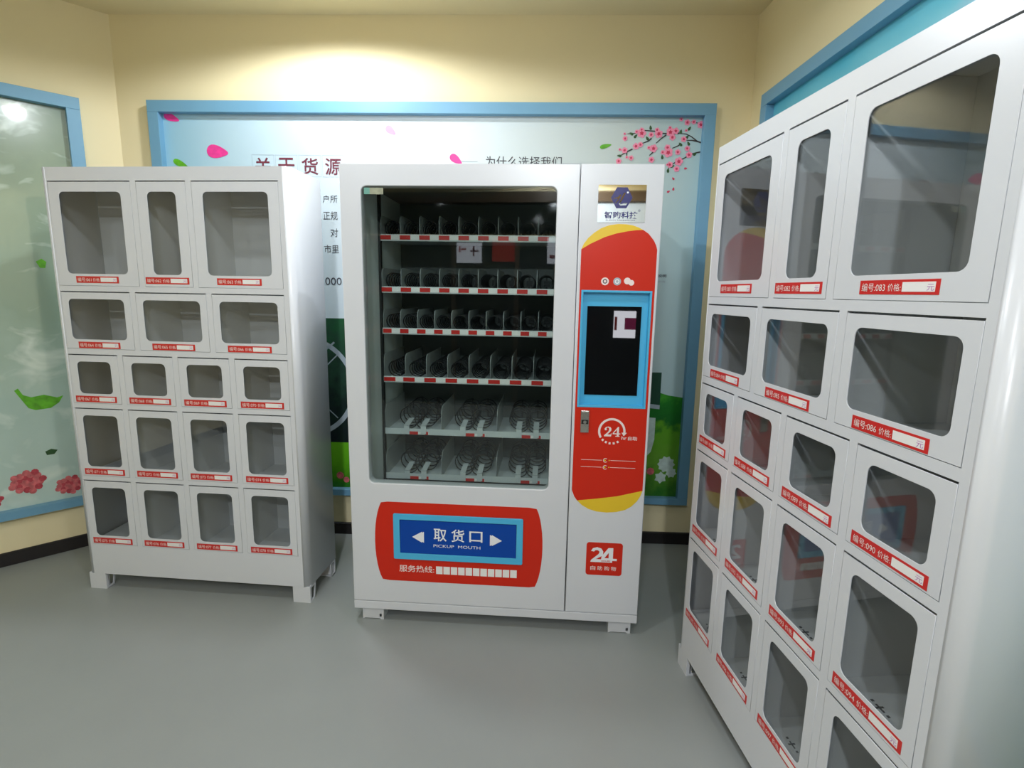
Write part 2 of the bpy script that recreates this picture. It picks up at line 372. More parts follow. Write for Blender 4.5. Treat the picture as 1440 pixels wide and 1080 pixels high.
# petals and leaves
def petal(cu, cz, L, W, ang, m, name='petal'):
    pts = []
    for i in range(20):
        a = 2 * PI * i / 20; x = math.cos(a) * L / 2; y = math.sin(a) * W / 2 * (1 - 0.45 * math.cos(a))
        pts.append((cu + x * math.cos(ang) - y * math.sin(ang), cz + x * math.sin(ang) + y * math.cos(ang)))
    plate(name, [pts], PD - 0.0003, 0.0, m, bm_root)
petal(-1.803, 2.2874, 0.085, 0.035, -0.35, 'petal_pink'); petal(-1.571, 2.1214, 0.115, 0.062, -0.12, 'petal_pink')
petal(-0.651, 2.2331, 0.06, 0.034, -0.65, 'petal_pale'); petal(-0.312, 2.094, 0.072, 0.036, -0.6, 'petal_pink')
petal(-1.772, 2.058, 0.09, 0.03, -0.45, 'leaf_green', 'leaf'); petal(0.458, 2.166, 0.06, 0.02, 0.25, 'leaf_green', 'leaf')
# cherry branch; picture coordinates of the crop -> wall plane
def BK(x, y):
    px, py = 870 + x / 9.0, 160 + y / 9.0
    return (0.9502 + (px - 989) * 0.003612 - (py - 201) * 0.00011, 2.1835 - (py - 201) * 0.00340 + (px - 989) * 0.00006)
BR = [[(1075, 370), (1000, 345), (920, 285), (850, 250), (760, 240)], [(1000, 345), (930, 330), (860, 330)], [(760, 240), (660, 245), (560, 240), (450, 210), (330, 200), (200, 235), (110, 240)],
      [(600, 260), (540, 305), (480, 365)], [(420, 300), (380, 335), (330, 355), (240, 385)], [(190, 435), (120, 470), (40, 520), (0, 520)], [(120, 470), (125, 540)],
      [(1075, 475), (1000, 490), (930, 510), (850, 560), (760, 600), (690, 650), (650, 715)], [(800, 370), (760, 400), (690, 430)], [(460, 470), (430, 500), (410, 520)], [(1080, 180), (1075, 250), (1065, 160), (1000, 120), (900, 90)]]
for ln in BR:
    link('branch', ribbon([BK(*p) for p in ln], 0.0075, 0.0035, 'twig'), bm_root, (0, PD - 0.0002, 0))
def blossom_mesh():
    v, f, mi = [], [], []
    for k in range(5):
        a = 2 * PI * k / 5 + PI / 2; i0 = len(v)
        cx, cz = 0.55 * math.cos(a), 0.55 * math.sin(a)
        for j in range(10):
            b = 2 * PI * j / 10; v.append((cx + 0.5 * math.cos(b), -0.00005 * k, cz + 0.5 * math.sin(b)))
        f.append(tuple(range(i0, i0 + 10))); mi.append(0)
    i0 = len(v)
    for j in range(10):
        b = 2 * PI * j / 10; v.append(((0.55 if j % 2 else 0.32) * math.cos(b), -0.0004, (0.55 if j % 2 else 0.32) * math.sin(b)))
    f.append(tuple(range(i0, i0 + 10))); mi.append(1)
    me = mesh('cherry_blossom', v, f, 'blossom_pink'); me.materials.append(MATS['blossom_core'])
    for p, k in zip(me.polygons, mi): p.material_index = k
    return me
bl_me = blossom_mesh()
for i, (x, y, r) in enumerate([(85, 300, 30), (75, 240, 16), (290, 235, 52), (225, 215, 24), (285, 190, 26), (505, 245, 48), (480, 195, 28), (410, 255, 32), (650, 225, 50), (715, 210, 38), (680, 290, 38), (640, 170, 22),
        (770, 65, 24), (850, 105, 36), (930, 100, 28), (1020, 135, 42), (825, 315, 34), (845, 205, 18), (90, 450, 36), (30, 440, 18), (230, 400, 38), (285, 380, 32), (455, 430, 46), (395, 420, 22), (645, 485, 56), (630, 420, 36), (575, 480, 26),
        (765, 480, 34), (880, 435, 32), (910, 515, 38), (790, 600, 50), (770, 695, 36), (680, 640, 36), (440, 575, 36), (180, 550, 30), (25, 590, 34), (125, 540, 18), (650, 640, 18)]):
    u, z = BK(x, y); o = link('cherry_blossom', bl_me, bm_root, (u, PD - 0.0005 - 0.00003 * i, z))
    s = r * 0.00042; o.scale = (s, 1, s); o.rotation_euler = (0, random.uniform(0, 6.28), 0)
for x, y in ((885, 180), (395, 165), (780, 220), (865, 290), (790, 380), (890, 370), (985, 505), (575, 540), (665, 715), (160, 240), (365, 300), (215, 272), (30, 520), (715, 660), (1070, 245)):
    u, z = BK(x, y); petal(u, z, 0.022, 0.012, random.uniform(0, 3), 'leaf_dark', 'leaf')
for x, y in ((740, 820), (695, 990), (755, 955), (885, 690), (605, 715)):
    u, z = BK(x, y); petal(u, z, 0.016, 0.010, random.uniform(0, 3), 'blossom_core')

lm_root = mural('framed_mural', B0, TL, -1.62, -0.1452, 0.2479, 2.334, 0.056, 0.045, 'print_pond_glare',
                'blue-framed glossy green pond mural with leaves on the angled left wall')
for nm, pts, m in (('printed_leaf', [(-.53, .895), (-.515, .905), (-.50, .87), (-.47, .855), (-.42, .862), (-.37, .842), (-.345, .85), (-.365, .815), (-.40, .79), (-.46, .787), (-.485, .80), (-.50, .83)], 'leaf_green'),
                   ('printed_leaf', [(-.385, 1.53), (-.362, 1.545), (-.345, 1.53), (-.352, 1.50), (-.372, 1.50)], 'leaf_green'),
                   ('printed_leaf', [(-.445, .565), (-.42, .575), (-.395, .565), (-.41, .545), (-.44, .545)], 'leaf_dark')):
    plate(nm, [pts], PD, 0.0, m, lm_root)
for cu_, cz_, rr in ((-.526, .42, .062), (-.365, .365, .05), (-.675, .355, .045)):
    parts = []
    for q in range(26):
        a = q * 2.4; ro = rr * math.sqrt(q / 26.0)
        pm = plate_mesh([disc_loop(cu_ + ro * math.cos(a) * 1.05, cz_ + ro * math.sin(a) * 0.9, rr * 0.26, 9, q)], 0.0, 'flower_red' if q % 3 else 'flower_deep')
        pm.transform(Matrix.Translation((0, -0.00002 * q, 0))); parts.append(pm)
    fo = link('printed_flower', join_mesh('printed_flower', parts), lm_root, (0, PD, 0))

rm_root = mural('framed_mural', CR, TR, 0.16, 2.9, 0.25, 2.345, 0.056, 0.036, 'print_right',
                'blue-framed mural on the right wall, mostly hidden by the near locker')

# ------------------------------------------------------------------ parcel lockers
LW_, LH, LDP, LZB = 1.0898, 1.90, 0.28, 0.079
ROWS = [(1.8459, 1.4162), (1.3931, 1.1442), (1.1205, 0.9008), (0.8789, 0.5614), (0.5413, 0.2281)]
G = 0.0248; MA, MB = 0.0348, 0.049
SPL = [(0.4163, 0.6578), (0.3661, 0.7104)] + [(0.2771, 0.5329, 0.7908)] * 3
WINM = [(0.046, 0.044, 0.051), (0.031, 0.033, 0.042), (0.0365, 0.0325, 0.044), (0.032, 0.034, 0.046), (0.033, 0.035, 0.044)]
def cols(r):
    e = [MA]
    for q in SPL[r]: e += [q - G / 2, q + G / 2]
    e.append(LW_ - MB)
    return [(e[2 * i], e[2 * i + 1]) for i in range(len(e) // 2)]
def foot_mesh():
    # folded sheet-metal foot: front plate, tapered open side frames, sole
    w, h, dp = 0.082, LZB + 0.001, 0.06
    v = []
    parts = [boxes_mesh('f', [(0, w, 0, 0.004, 0, h)], 'white_coat')]
    side = plate_mesh([[(0.004, 0), (dp * 0.75, 0), (dp, h), (0.004, h)], [(0.012, 0.010), (dp * 0.62, 0.010), (dp * 0.82, h - 0.012), (0.012, h - 0.012)]], 0.004, 'white_coat')
    side.transform(Matrix.Rotation(PI / 2, 4, 'Z'))
    for x in (0.004, w):
        s2 = side.copy(); s2.transform(Matrix.Translation((x, 0, 0))); parts.append(s2)
    parts.append(boxes_mesh('f', [(0, w, 0.004, dp * 0.7, 0, 0.004)], 'white_coat'))
    parts.append(boxes_mesh('f', [(0.005, w - 0.005, 0.02, 0.024, 0.004, h)], 'white_coat'))
    return join_mesh('foot', parts)
FOOT = foot_mesh()
DOORS, PANES = {}, {}
LABEL_W, LABEL_H = 0.195, 0.028
FT = 0.0025
label_me = plate_mesh([rect(0, 0, LABEL_W, LABEL_H)], 0.0006, 'label_red')
field_me = plate_mesh([rect(0.575 * LABEL_W, 0.19 * LABEL_H, 0.955 * LABEL_W, 0.83 * LABEL_H)], 0.0003, 'label_white')
slot_me = join_mesh('latch_slot', [boxes_mesh('s', [(0, 0.006, 0, 0.006, 0, 0.0012), (0.014, 0.038, 0.001, 0.0045, 0, 0.0012), (0.022, 0.026, -0.007, 0.012, 0, 0.0014), (0.046, 0.052, 0, 0.005, 0, 0.0012)], 'dark_gap')])
def locker(loc, rz, first, label):
    r = root('parcel_locker', loc, rz, label, 'locker', 'white parcel lockers')
    R_ = 0.03
    holes = []
    for i, (zt, zb) in enumerate(ROWS):
        for (a, b) in cols(i): holes.append(rect(a, zb, b, zt))
    plate('front_frame', [rect(R_, LZB, LW_ - R_, LH)] + holes, 0, 0.012, 'white_coat', r)
    for side in (0, 1):
        pr = []
        for k in range(9):
            a = PI / 2 * k / 8; pr.append((R_ - R_ * math.sin(a), R_ - R_ * math.cos(a)))
        pr.append((0, LDP))
        inn = [(x + 0.002 * (1 if y > R_ else math.sin(PI / 2 * min(k, 8) / 8)), y + (0.002 * math.cos(PI / 2 * min(k, 8) / 8))) for k, (x, y) in enumerate(pr)]
        inn[-1] = (0.002, LDP)
        loop = pr + inn[::-1]
        if side: loop = [(LW_ - x, y) for x, y in loop][::-1]
        n = len(loop); v = [(x, y, z) for z in (LZB, LH) for x, y in loop]
        h = n // 2; f = [(i, (i + 1) % n, (i + 1) % n + n, i + n) for i in range(n)]
        for i in range(h - 1):
            f += [(i, n - 1 - i, n - 2 - i, i + 1)]; f += [(i + n, i + 1 + n, 2 * n - 2 - i, 2 * n - 1 - i)]
        me = mesh('side_panel', v, f, 'white_coat')
        o = link('side_panel', me, r)
        for p in me.polygons: p.use_smooth = abs(p.normal.z) < 0.5
    ca = [(R_ - (R_ - .002) * math.sin(PI / 2 * k / 6), R_ - (R_ - .002) * math.cos(PI / 2 * k / 6)) for k in range(7)]
    tp = ca + [(0.002, LDP), (LW_ - 0.002, LDP)] + [(LW_ - x, y) for x, y in ca[::-1]]
    n = len(tp); link('top_panel', mesh('top_panel', [(x, y, z) for z in (LH - 0.003, LH) for x, y in tp], [tuple(range(n)), tuple(range(2 * n - 1, n - 1, -1))] + [(i, i + n, (i + 1) % n + n, (i + 1) % n) for i in range(n)], 'white_coat'), r)
    box('back_panel', (0.003, LW_ - 0.003, LDP - 0.003, LDP, LZB, LH - 0.003), 'inner_steel', r)
    zs = [(ROWS[i][1] + ROWS[i + 1][0]) / 2 for i in range(4)] + [ROWS[4][1] - 0.012]
    shelves = []
    for z in zs:
        shelves.append(box('shelf', (0.007, LW_ - 0.007, 0.013, LDP - 0.003, z - 0.008, z + 0.008), 'inner_steel', r))
    tops = [LH - 0.004] + [z - 0.008 for z in zs[:-1]]
    for i in range(5):
        for q in SPL[i]:
            box('divider', (q - 0.006, q + 0.006, 0.013, LDP - 0.004, zs[i] + 0.0085, tops[i] - 0.0005), 'inner_steel', r)
    box('underside_panel', (0.007, LW_ - 0.007, 0.013, LDP - 0.003, LZB, LZB + 0.003), 'white_coat', r)
    for k, (x, y, fl) in enumerate(((0.002, 0.002, 1), (LW_ - 0.084, 0.002, 1), (0.002, LDP - 0.002, -1), (LW_ - 0.084, LDP - 0.002, -1))):
        o = link('foot', FOOT, r, (x, y, 0)); 
        if fl < 0: o.rotation_euler = (0, 0, PI); o.location = (x + 0.082, y, 0)
    num = first
    for i, (zt, zb) in enumerate(ROWS):
        ms, mt, mb_ = WINM[i]
        for (a, b) in cols(i):
            wd, ht = b - a, zt - zb
            key = (i, round(wd, 4))
            if key not in DOORS:
                win = rrect(ms, mb_, wd - ms, ht - mt, 0.02)
                fr = plate_mesh([rect(0.0012, 0.0014, wd - 0.0012, ht - 0.0048), win], FT, 'white_coat', 0.0004)
                ret = boxes_mesh('ret', [(0.0014, 0.003, FT, 0.016, 0.002, ht - 0.004), (wd - 0.003, wd - 0.0014, FT, 0.016, 0.002, ht - 0.004)], 'white_coat')
                DOORS[key] = join_mesh('compartment_door', [fr, ret])
                PANES[key] = plate_mesh([rect(ms - 0.016, mb_ - 0.016, wd - ms + 0.016, ht - mt + 0.016)], 0.003, 'door_glass')
            d = link('compartment_door', DOORS[key], r, (a, -0.0005, zb))
            link('window_pane', PANES[key], d, (0, FT + 0.0012, 0))
            lx = wd / 2 - LABEL_W / 2 - 0.005; lz = mb_ - 0.0105 - LABEL_H
            link('number_plate', label_me, d, (lx, -0.0007, lz))
            link('price_field', field_me, d, (lx, -0.0011, lz))
            for st, im, x, z, wx, hz in (('编号:%03d' % num, 'ink_pale', 0.035, 0.2, 0.325, 0.6), ('价格:', 'ink_pale', 0.395, 0.22, 0.165, 0.52), ('元', 'ink_purple', 0.865, 0.26, 0.08, 0.42)):
                o = link('lettering', text_mesh(st, im), d, (lx + x * LABEL_W, -0.0013, lz + z * LABEL_H)); o.scale = (wx * LABEL_W, 1, hz * LABEL_H)
            o = link('latch_slot', slot_me, shelves[i], (a + 0.062, 0.056, zs[i] + 0.008))
            num += 1
    return r
locker((-1.9887, 2.3419, 0), -0.0893, 61, 'white parcel locker with small windows numbered 061 upward, standing left of the vending machine')
locker((0.6671, 1.894, 0), -1.4912, 81, 'white parcel locker seen at an angle, doors numbered 081 upward, right of the vending machine')

# ------------------------------------------------------------------ vending machine
VW, VH, VD, SPLIT = 1.2088, 1.8866, 0.68, 0.9064
vm = root('vending_machine', (-0.6666, 2.1225, 0), -0.0662, 'white and red vending machine with tall glass window and touchscreen', 'vending machine')
DT = 0.05
boxes('cabinet', [(0.0, 0.05, DT + .002, VD, 0.0602, VH), (VW - 0.02, VW, DT + .002, VD, 0.0602, VH), (0.05, VW - 0.02, VD - 0.03, VD, 0.0602, VH),
      (0.05, VW - 0.02, DT + .002, VD - 0.03, VH - 0.03, VH), (0.05, VW - 0.02, DT + .002, VD - 0.03, 0.0602, 0.10), (0.88, 0.90, DT + .002, VD - 0.03, 0.10, VH - 0.03)], 'white_coat', vm, 0.0015)
box('plinth', (0, VW, 0, DT, 0.0602, 0.0965), 'white_coat', vm, 0.003)
WIN = (0.082, 0.632, 0.8225, 1.8065)
md = plate('main_door', [rect(0, 0.0987, SPLIT - 0.0015, VH), rrect(*WIN, 0.022)], 0, DT, 'white_coat', vm, 0.003)
plate('window_pane', [rrect(WIN[0] - 0.012, WIN[1] - 0.012, WIN[2] + 0.012, WIN[3] + 0.012, 0.02)], 0.008 - 0.004, 0.004, 'machine_glass', md)
plate('certificate_sticker', [rect(0.094, 1.7766, 0.1678, 1.8002)], 0.003, 0.0004, 'holo_sticker', md)
plate('sticker_edge', [rect(0.094, 1.7766, 0.116, 1.8002)], 0.0026, 0.0002, 'holo_teal', md)
# interior liner
box('liner_side', (0.051, 0.056, DT + .006, 0.645, 0.555, 1.85), 'liner', vm)
box('liner_side', (0.874, 0.879, DT + .006, 0.645, 0.555, 1.85), 'liner', vm)
box('liner_back', (0.051, 0.879, 0.64, 0.648, 0.10, 1.85), 'liner_shaded', vm)
box('liner_top', (0.057, 0.873, DT + .006, 0.639, 1.838, 1.846), 'liner_shaded', vm)
box('delivery_chute', (0.057, 0.873, 0.30, 0.639, 0.50, 0.52), 'liner_shaded', vm)
box('tray_rail', (0.0565, 0.066, 0.275, 0.30, 0.53, 1.835), 'black_plastic', vm)
box('tray_rail', (0.864, 0.8735, 0.275, 0.30, 0.53, 1.835), 'black_plastic', vm)

TD = 0.28
def helix_mesh(r, length, turns, hand, wire=0.0026):
    cd = bpy.data.curves.new('h', 'CURVE'); cd.dimensions = '3D'; cd.bevel_depth = wire; cd.bevel_resolution = 1; cd.use_fill_caps = True
    n = turns * 18; s = cd.splines.new('POLY'); s.points.add(n)
    for i, p in enumerate(s.points):
        a = 2 * PI * turns * i / n * hand - PI / 2
        p.co = (r * math.cos(a), length * i / n, r * math.sin(a), 1)
    me = bake(cd, 'black_wire', rot=False)
    for p in me.polygons: p.use_smooth = True
    hub = boxes_mesh('hub', [(-0.014, 0.014, length - 0.004, length + 0.02, -0.014, 0.014), (-0.004, 0.004, length - 0.006, length, -r, r)], 'black_plastic')
    return join_mesh('spiral', [me, hub])
def divider_mesh(h, dp, rc=0.03):
    pts = [(0, 0), (dp, 0), (dp, h)] + [(rc - rc * math.sin(PI / 2 * k / 6), h - rc + rc * math.cos(PI / 2 * k / 6)) for k in range(7)]
    me = plate_mesh([pts], 0.002, 'divider_plastic', 0.0); me.transform(Matrix.Rotation(PI / 2, 4, 'Z')); return me
U0, U1 = 0.067, 0.863
TRAY_DP = 0.34
coil_s = helix_mesh(0.033, 0.32, 8, 1); coil_m = helix_mesh(0.037, 0.32, 8, 1); coil_l = helix_mesh(0.048, 0.30, 5, 1); coil_r = helix_mesh(0.048, 0.30, 5, -1)
div_s = divider_mesh(0.095, TRAY_DP - 0.01); div_l = divider_mesh(0.115, TRAY_DP - 0.01); div_xl = divider_mesh(0.12, TRAY_DP - 0.01, 0.04)
guide_me = join_mesh('coil_guide', [boxes_mesh('g', [(-0.0125, 0.0125, 0, 0.003, -0.012, 0.028)], 'tray_steel', 0.0006),
    mesh('g', [(-0.0125, 0.0, 0.028), (0.0125, 0.0, 0.028), (0.0125, 0.10, 0.040), (-0.0125, 0.10, 0.040), (-0.0125, 0.0, 0.025), (0.0125, 0.0, 0.025), (0.0125, 0.10, 0.037), (-0.0125, 0.10, 0.037)],
         [(0, 1, 2, 3), (7, 6, 5, 4), (0, 4, 5, 1), (1, 5, 6, 2), (2, 6, 7, 3), (3, 7, 4, 0)], 'tray_steel')])
TAG = {}
def tray(zc, kind):
    t = link('shelf_tray', boxes_mesh('shelf_tray', [(U0, U1, TD, TD + 0.002, -0.016, 0.012), (U0, U1, TD + 0.002, TD + TRAY_DP, -0.004, -0.002)], 'tray_steel'), vm, (0, 0, zc))
    link('tray_back', boxes_mesh('tray_back', [(U0, U1, TD + TRAY_DP, TD + TRAY_DP + 0.003, -0.004, 0.055)], 'liner_shaded'), t)
    if kind == 'wide': divs, dm = [0.066, 0.327, 0.5825, 0.838], div_xl
    elif kind == 10: divs, dm = [0.0676 + 0.0767 * i for i in range(11)], div_s
    elif kind == 8: divs, dm = [0.0665 + 0.0965 * i for i in range(9)], div_l
    else: divs, dm = [0.0652 + 0.0853 * i for i in range(10)], div_s
    for i, u in enumerate(divs):
        if u < U1: link('lane_divider', dm, t, (u + 0.003, TD + 0.004, -0.002))
        if kind == 'wide':
            if i == 3: continue
            for k, du in enumerate((0.102, 0.180)):
                link('spiral', coil_l if k == 0 else coil_r, t, (u + du, TD + 0.025, 0.052))
                link('coil_guide', guide_me, t, (u + du, TD - 0.004, 0.0))
            for a, b in ((0.115, 0.155), (0.186, 0.202)):
                link('price_tag', boxes_mesh('price_tag', [(u + a, u + b, TD - 0.0025, TD - 0.0005, -0.015, -0.001)], 'label_red'), t)
            link('price_strip', boxes_mesh('price_strip', [(u + 0.105, u + 0.205, TD - 0.0015, TD - 0.0002, -0.014, -0.002)], 'label_white'), t)
        elif i < len(divs) - 1:
            p = divs[1] - divs[0]
            link('spiral', coil_m if kind == 8 else coil_s, t, (u + p / 2, TD + 0.014, 0.041 if kind == 8 else 0.038))
            w = 0.052 if kind == 8 else 0.046 if kind == 9 else 0.038
            s = u - (0.008 if kind == 8 and i else 0.0) + 0.002
            link('price_tag', boxes_mesh('price_tag', [(s, s + w, TD - 0.004, TD - 0.0018, -0.0105, 0.0075)], 'label_red'), t)
    if kind != 'wide':
        link('price_strip', boxes_mesh('price_strip', [(U0, U1 - 0.0, TD - 0.0018, TD - 0.0002, -0.0115, 0.0085)], 'label_white'), t)
for z, k in ((1.647, 9), (1.4245, 9), (1.243, 10), (1.025, 8), (0.783, 'wide'), (0.568, 'wide')): tray(z, k)

# pickup hatch on the main door
def arc_pts(cu, cz, ru, rz, a0, a1, n):
    return [(cu + ru * math.cos(math.radians(a0 + (a1 - a0) * i / n)), cz + rz * math.sin(math.radians(a0 + (a1 - a0) * i / n))) for i in range(n + 1)]
red = [(0.158, 0.2), (0.754, 0.2)] + arc_pts(0.754, 0.3765, 0.052, 0.195, -62, 62, 12) + [(0.748, 0.553), (0.157, 0.553)] + arc_pts(0.155, 0.3765, 0.055, 0.195, 118, 242, 12)
plate('hatch_decal', [red], -0.0008, 0.0008, 'red_print', md)
hf = plate('hatch_frame', [rrect(0.181, 0.3022, 0.724, 0.504, 0.006), rect(0.208, 0.3295, 0.6975, 0.479)], -0.007, 0.006, 'light_blue', md, 0.001)
fl = plate('pickup_flap', [rect(0.2095, 0.3305, 0.696, 0.4765)], -0.004, 0.003, 'deep_blue', md)
box('hatch_shadow_gap', (0.207, 0.6985, -0.0012, -0.0009, 0.3285, 0.480), 'dark_gap', md)
for ch, u in (('取', 0.3514), ('货', 0.4255), ('口', 0.5015)):
    text('flap_lettering', ch, (u, 0.389 if ch != '口' else 0.392, u + 0.055, 0.445 if ch != '口' else 0.440), -0.0046, 'ink_white', md, 0.012)
text('flap_lettering', 'PICKUP  MOUTH', (0.3506, 0.3615, 0.548, 0.3745), -0.0046, 'ink_white', md)
for cu, sgn in ((0.2604, 1), (0.6378, -1)):
    for k in (0, 1):
        o = 0.008 * k * sgn
        plate('arrow_mark', [[(cu + o, 0.404), (cu + o + 0.042 * sgn, 0.404 + 0.0245), (cu + o + 0.042 * sgn, 0.404 - 0.0245)]], -0.0046 - 0.0002 * (1 - k), 0.0, 'ink_white', md)
text('hotline_lettering', '服务热线:', (0.2025, 0.2425, 0.352, 0.2735), -0.0012, 'ink_pale', md, 0.008)
for i in range(11):
    u = 0.360 + i * 0.0314
    plate('hotline_digit_box', [rect(u, 0.2395, u + 0.0275, 0.274)], -0.0014, 0.0004, 'label_white', md)

# right-hand control panel
BZ = (0.9255, 0.9803, 1.1905, 1.4333)
cp = plate('control_panel', [rect(SPLIT + 0.0015, 0.0987, VW, VH), rect(BZ[0] + .004, BZ[1] + .004, BZ[2] - .004, BZ[3] - .004)], 0, DT, 'white_coat', vm, 0.003)
redp = [(0.9192, 1.5828), (0.950, 1.602), (1.0033, 1.6275), (1.045, 1.641), (1.0872, 1.6495), (1.120, 1.654), (1.1446, 1.6545), (1.165, 1.641), (1.1851, 1.6168), (1.194, 1.600), (1.199, 1.584), (1.199, 0.6450),
        (1.10, 0.618), (1.02, 0.6045), (0.9398, 0.5935), (0.928, 0.610), (0.9175, 0.6375)]
hole = rect(BZ[0] + .002, BZ[1] + .002, BZ[2] - .002, BZ[3] - .002)
plate('panel_decal', [redp[::-1], hole], -0.0008, 0.0008, 'red_print', cp)
plate('yellow_swoosh', [[(0.9192, 1.5828), (0.950, 1.602), (1.0033, 1.6275), (1.045, 1.641), (1.0872, 1.6495), (1.120, 1.654), (1.1446, 1.6545), (1.128, 1.663), (1.1053, 1.671), (1.08, 1.6745), (1.0521, 1.6755), (1.02, 1.671), (0.9902, 1.660), (0.965, 1.6435), (0.9429, 1.6238), (0.928, 1.603)]], -0.0008, 0.0008, 'yellow_print', cp)
plate('yellow_swoosh', [[(0.9398, 0.5935), (1.02, 0.6045), (1.10, 0.618), (1.199, 0.6450), (1.192, 0.623), (1.1794, 0.6), (1.158, 0.5765), (1.1342, 0.561), (1.10, 0.551), (1.0611, 0.5468), (1.02, 0.5495), (0.9861, 0.5595), (0.96, 0.5745)]], -0.0008, 0.0008, 'yellow_print', cp)
RD = 0.024
sb = boxes('screen_bezel', [(BZ[0], BZ[0] + .008, -.002, RD, BZ[1], BZ[3]), (BZ[2] - .008, BZ[2], -.002, RD, BZ[1], BZ[3]), (BZ[0] + .008, BZ[2] - .008, -.002, RD, BZ[3] - .008, BZ[3]), (BZ[0] + .008, BZ[2] - .008, -.002, RD, BZ[1], BZ[1] + .008), (BZ[0], BZ[2], RD, RD + .004, BZ[1], BZ[3])], 'light_blue', cp, 0.0008)
plate('touchscreen', [rect(0.9525, 1.027, 1.1585, 1.373)], RD - 0.003, 0.003, 'black_screen', cp)
for i, u in enumerate((1.0124, 1.0577, 1.1016)):
    if i < 2:
        plate('payment_icon', [disc_loop(u, 1.4665, 0.0145)], -0.0014, 0.0004, 'ink_pale' if i == 0 else 'bike_grey', cp)
        plate('payment_icon_mark', [disc_loop(u, 1.4665, 0.0085), disc_loop(u, 1.4665, 0.005)], -0.0018, 0.0003, 'ink_dark' if i == 0 else 'ink_white', cp)
    else:
        a = disc_loop(u - 0.006, 1.469, 0.0125); plate('payment_icon', [a], -0.0014, 0.0003, 'ink_pale', cp)
        plate('payment_icon', [disc_loop(u + 0.009, 1.4625, 0.0105)], -0.0018, 0.0003, 'ink_pale', cp)
lk = box('lock_plate', (0.9415, 0.9745, -0.008, -0.0009, 0.8792, 0.9677), 'steel', cp, 0.002)
plate('lock_handle', [rrect(0.945, 0.931, 0.971, 0.964, 0.003)], -0.012, 0.004, 'steel', cp, 0.001)
plate('lock_recess', [rect(0.9445, 0.914, 0.9715, 0.930)], -0.0086, 0.0005, 'black_plastic', cp)
plate('keyhole', [disc_loop(0.958, 0.922, 0.0065)], -0.011, 0.0024, 'steel', cp)
# 24 hr emblem
cu, cz, r0 = 1.0655, 0.886, 0.0535
ring = arc_pts(cu, cz, r0, r0, -8, 212, 40) + arc_pts(cu, cz, r0 - 0.0085, r0 - 0.0085, 212, -8, 40)
plate('emblem_ring', [ring], -0.0014, 0.0004, 'ink_pale', cp)
plate('emblem_arrow', [[(cu + r0 + 0.006, cz - 0.004), (cu + r0 - 0.0155, cz - 0.004), (cu + r0 - 0.006, cz - 0.018)]], -0.0016, 0.0004, 'ink_pale', cp)
for a in (226, 244, 262, 281, 300):
    plate('emblem_dash', [arc_pts(cu, cz, r0, r0, a - 4, a + 5, 4) + arc_pts(cu, cz, r0 - 0.0085, r0 - 0.0085, a + 5, a - 4, 4)], -0.0014, 0.0004, 'ink_pale', cp)
def serif_digit(poly, bx, name='emblem_digit'):
    u0, z0, u1, z1 = bx
    plate(name, [[(u0 + x * (u1 - u0), z0 + y * (z1 - z0)) for x, y in lp] for lp in poly], -0.0014, 0.0004, 'ink_pale', cp)
two = [(0.02, 0), (0.92, 0), (1.0, 0.32), (0.93, 0.32), (0.86, 0.2), (0.42, 0.2), (0.72, 0.42), (0.92, 0.6), (0.95, 0.78), (0.82, 0.94), (0.55, 1.0), (0.25, 0.95), (0.06, 0.8), (0.08, 0.65), (0.24, 0.6), (0.36, 0.7), (0.30, 0.86), (0.46, 0.92), (0.62, 0.86), (0.66, 0.7), (0.56, 0.5), (0.3, 0.3), (0.02, 0.12)]
four = [[(0.35, 0), (0.92, 0), (0.92, 0.06), (0.8, 0.08), (0.8, 0.24), (1.0, 0.24), (1.0, 0.34), (0.8, 0.34), (0.8, 1.0), (0.66, 1.0), (0.0, 0.36), (0.0, 0.24), (0.54, 0.24), (0.54, 0.08), (0.35, 0.06)], [(0.13, 0.34), (0.54, 0.34), (0.54, 0.74)]]
serif_digit([two], (1.0355, 0.865, 1.0655, 0.905)); serif_digit(four, (1.0695, 0.865, 1.0995, 0.905))
text('emblem_lettering', 'hr', (1.1050, 0.8535, 1.1250, 0.8675), -0.0012, 'ink_pale', cp, 0.01)
text('emblem_lettering', '自助', (1.1300, 0.8515, 1.1655, 0.8675), -0.0012, 'ink_pale', cp, 0.01)
for z in (0.7665, 0.7375):
    plate('slogan_line', [rect(0.9495, z - 0.0008, 1.032, z + 0.0008)], -0.0012, 0.0, 'ink_pale', cp)
    plate('slogan_line', [rect(1.066, z - 0.0008, 1.165, z + 0.0008)], -0.0012, 0.0, 'ink_pale', cp)
    plate('slogan_ring', [arc_pts(1.046, z, 0.009, 0.009, 40, 320, 16) + arc_pts(1.046, z, 0.0068, 0.0068, 320, 40, 16)], -0.0012, 0.0, 'ink_pale', cp)
    plate('slogan_dot', [disc_loop(1.044, z, 0.0035, 10)], -0.0012, 0.0, 'yellow_print', cp)
    plate('slogan_dot', [disc_loop(1.061, z, 0.0025, 10)], -0.0012, 0.0, 'yellow_print', cp)
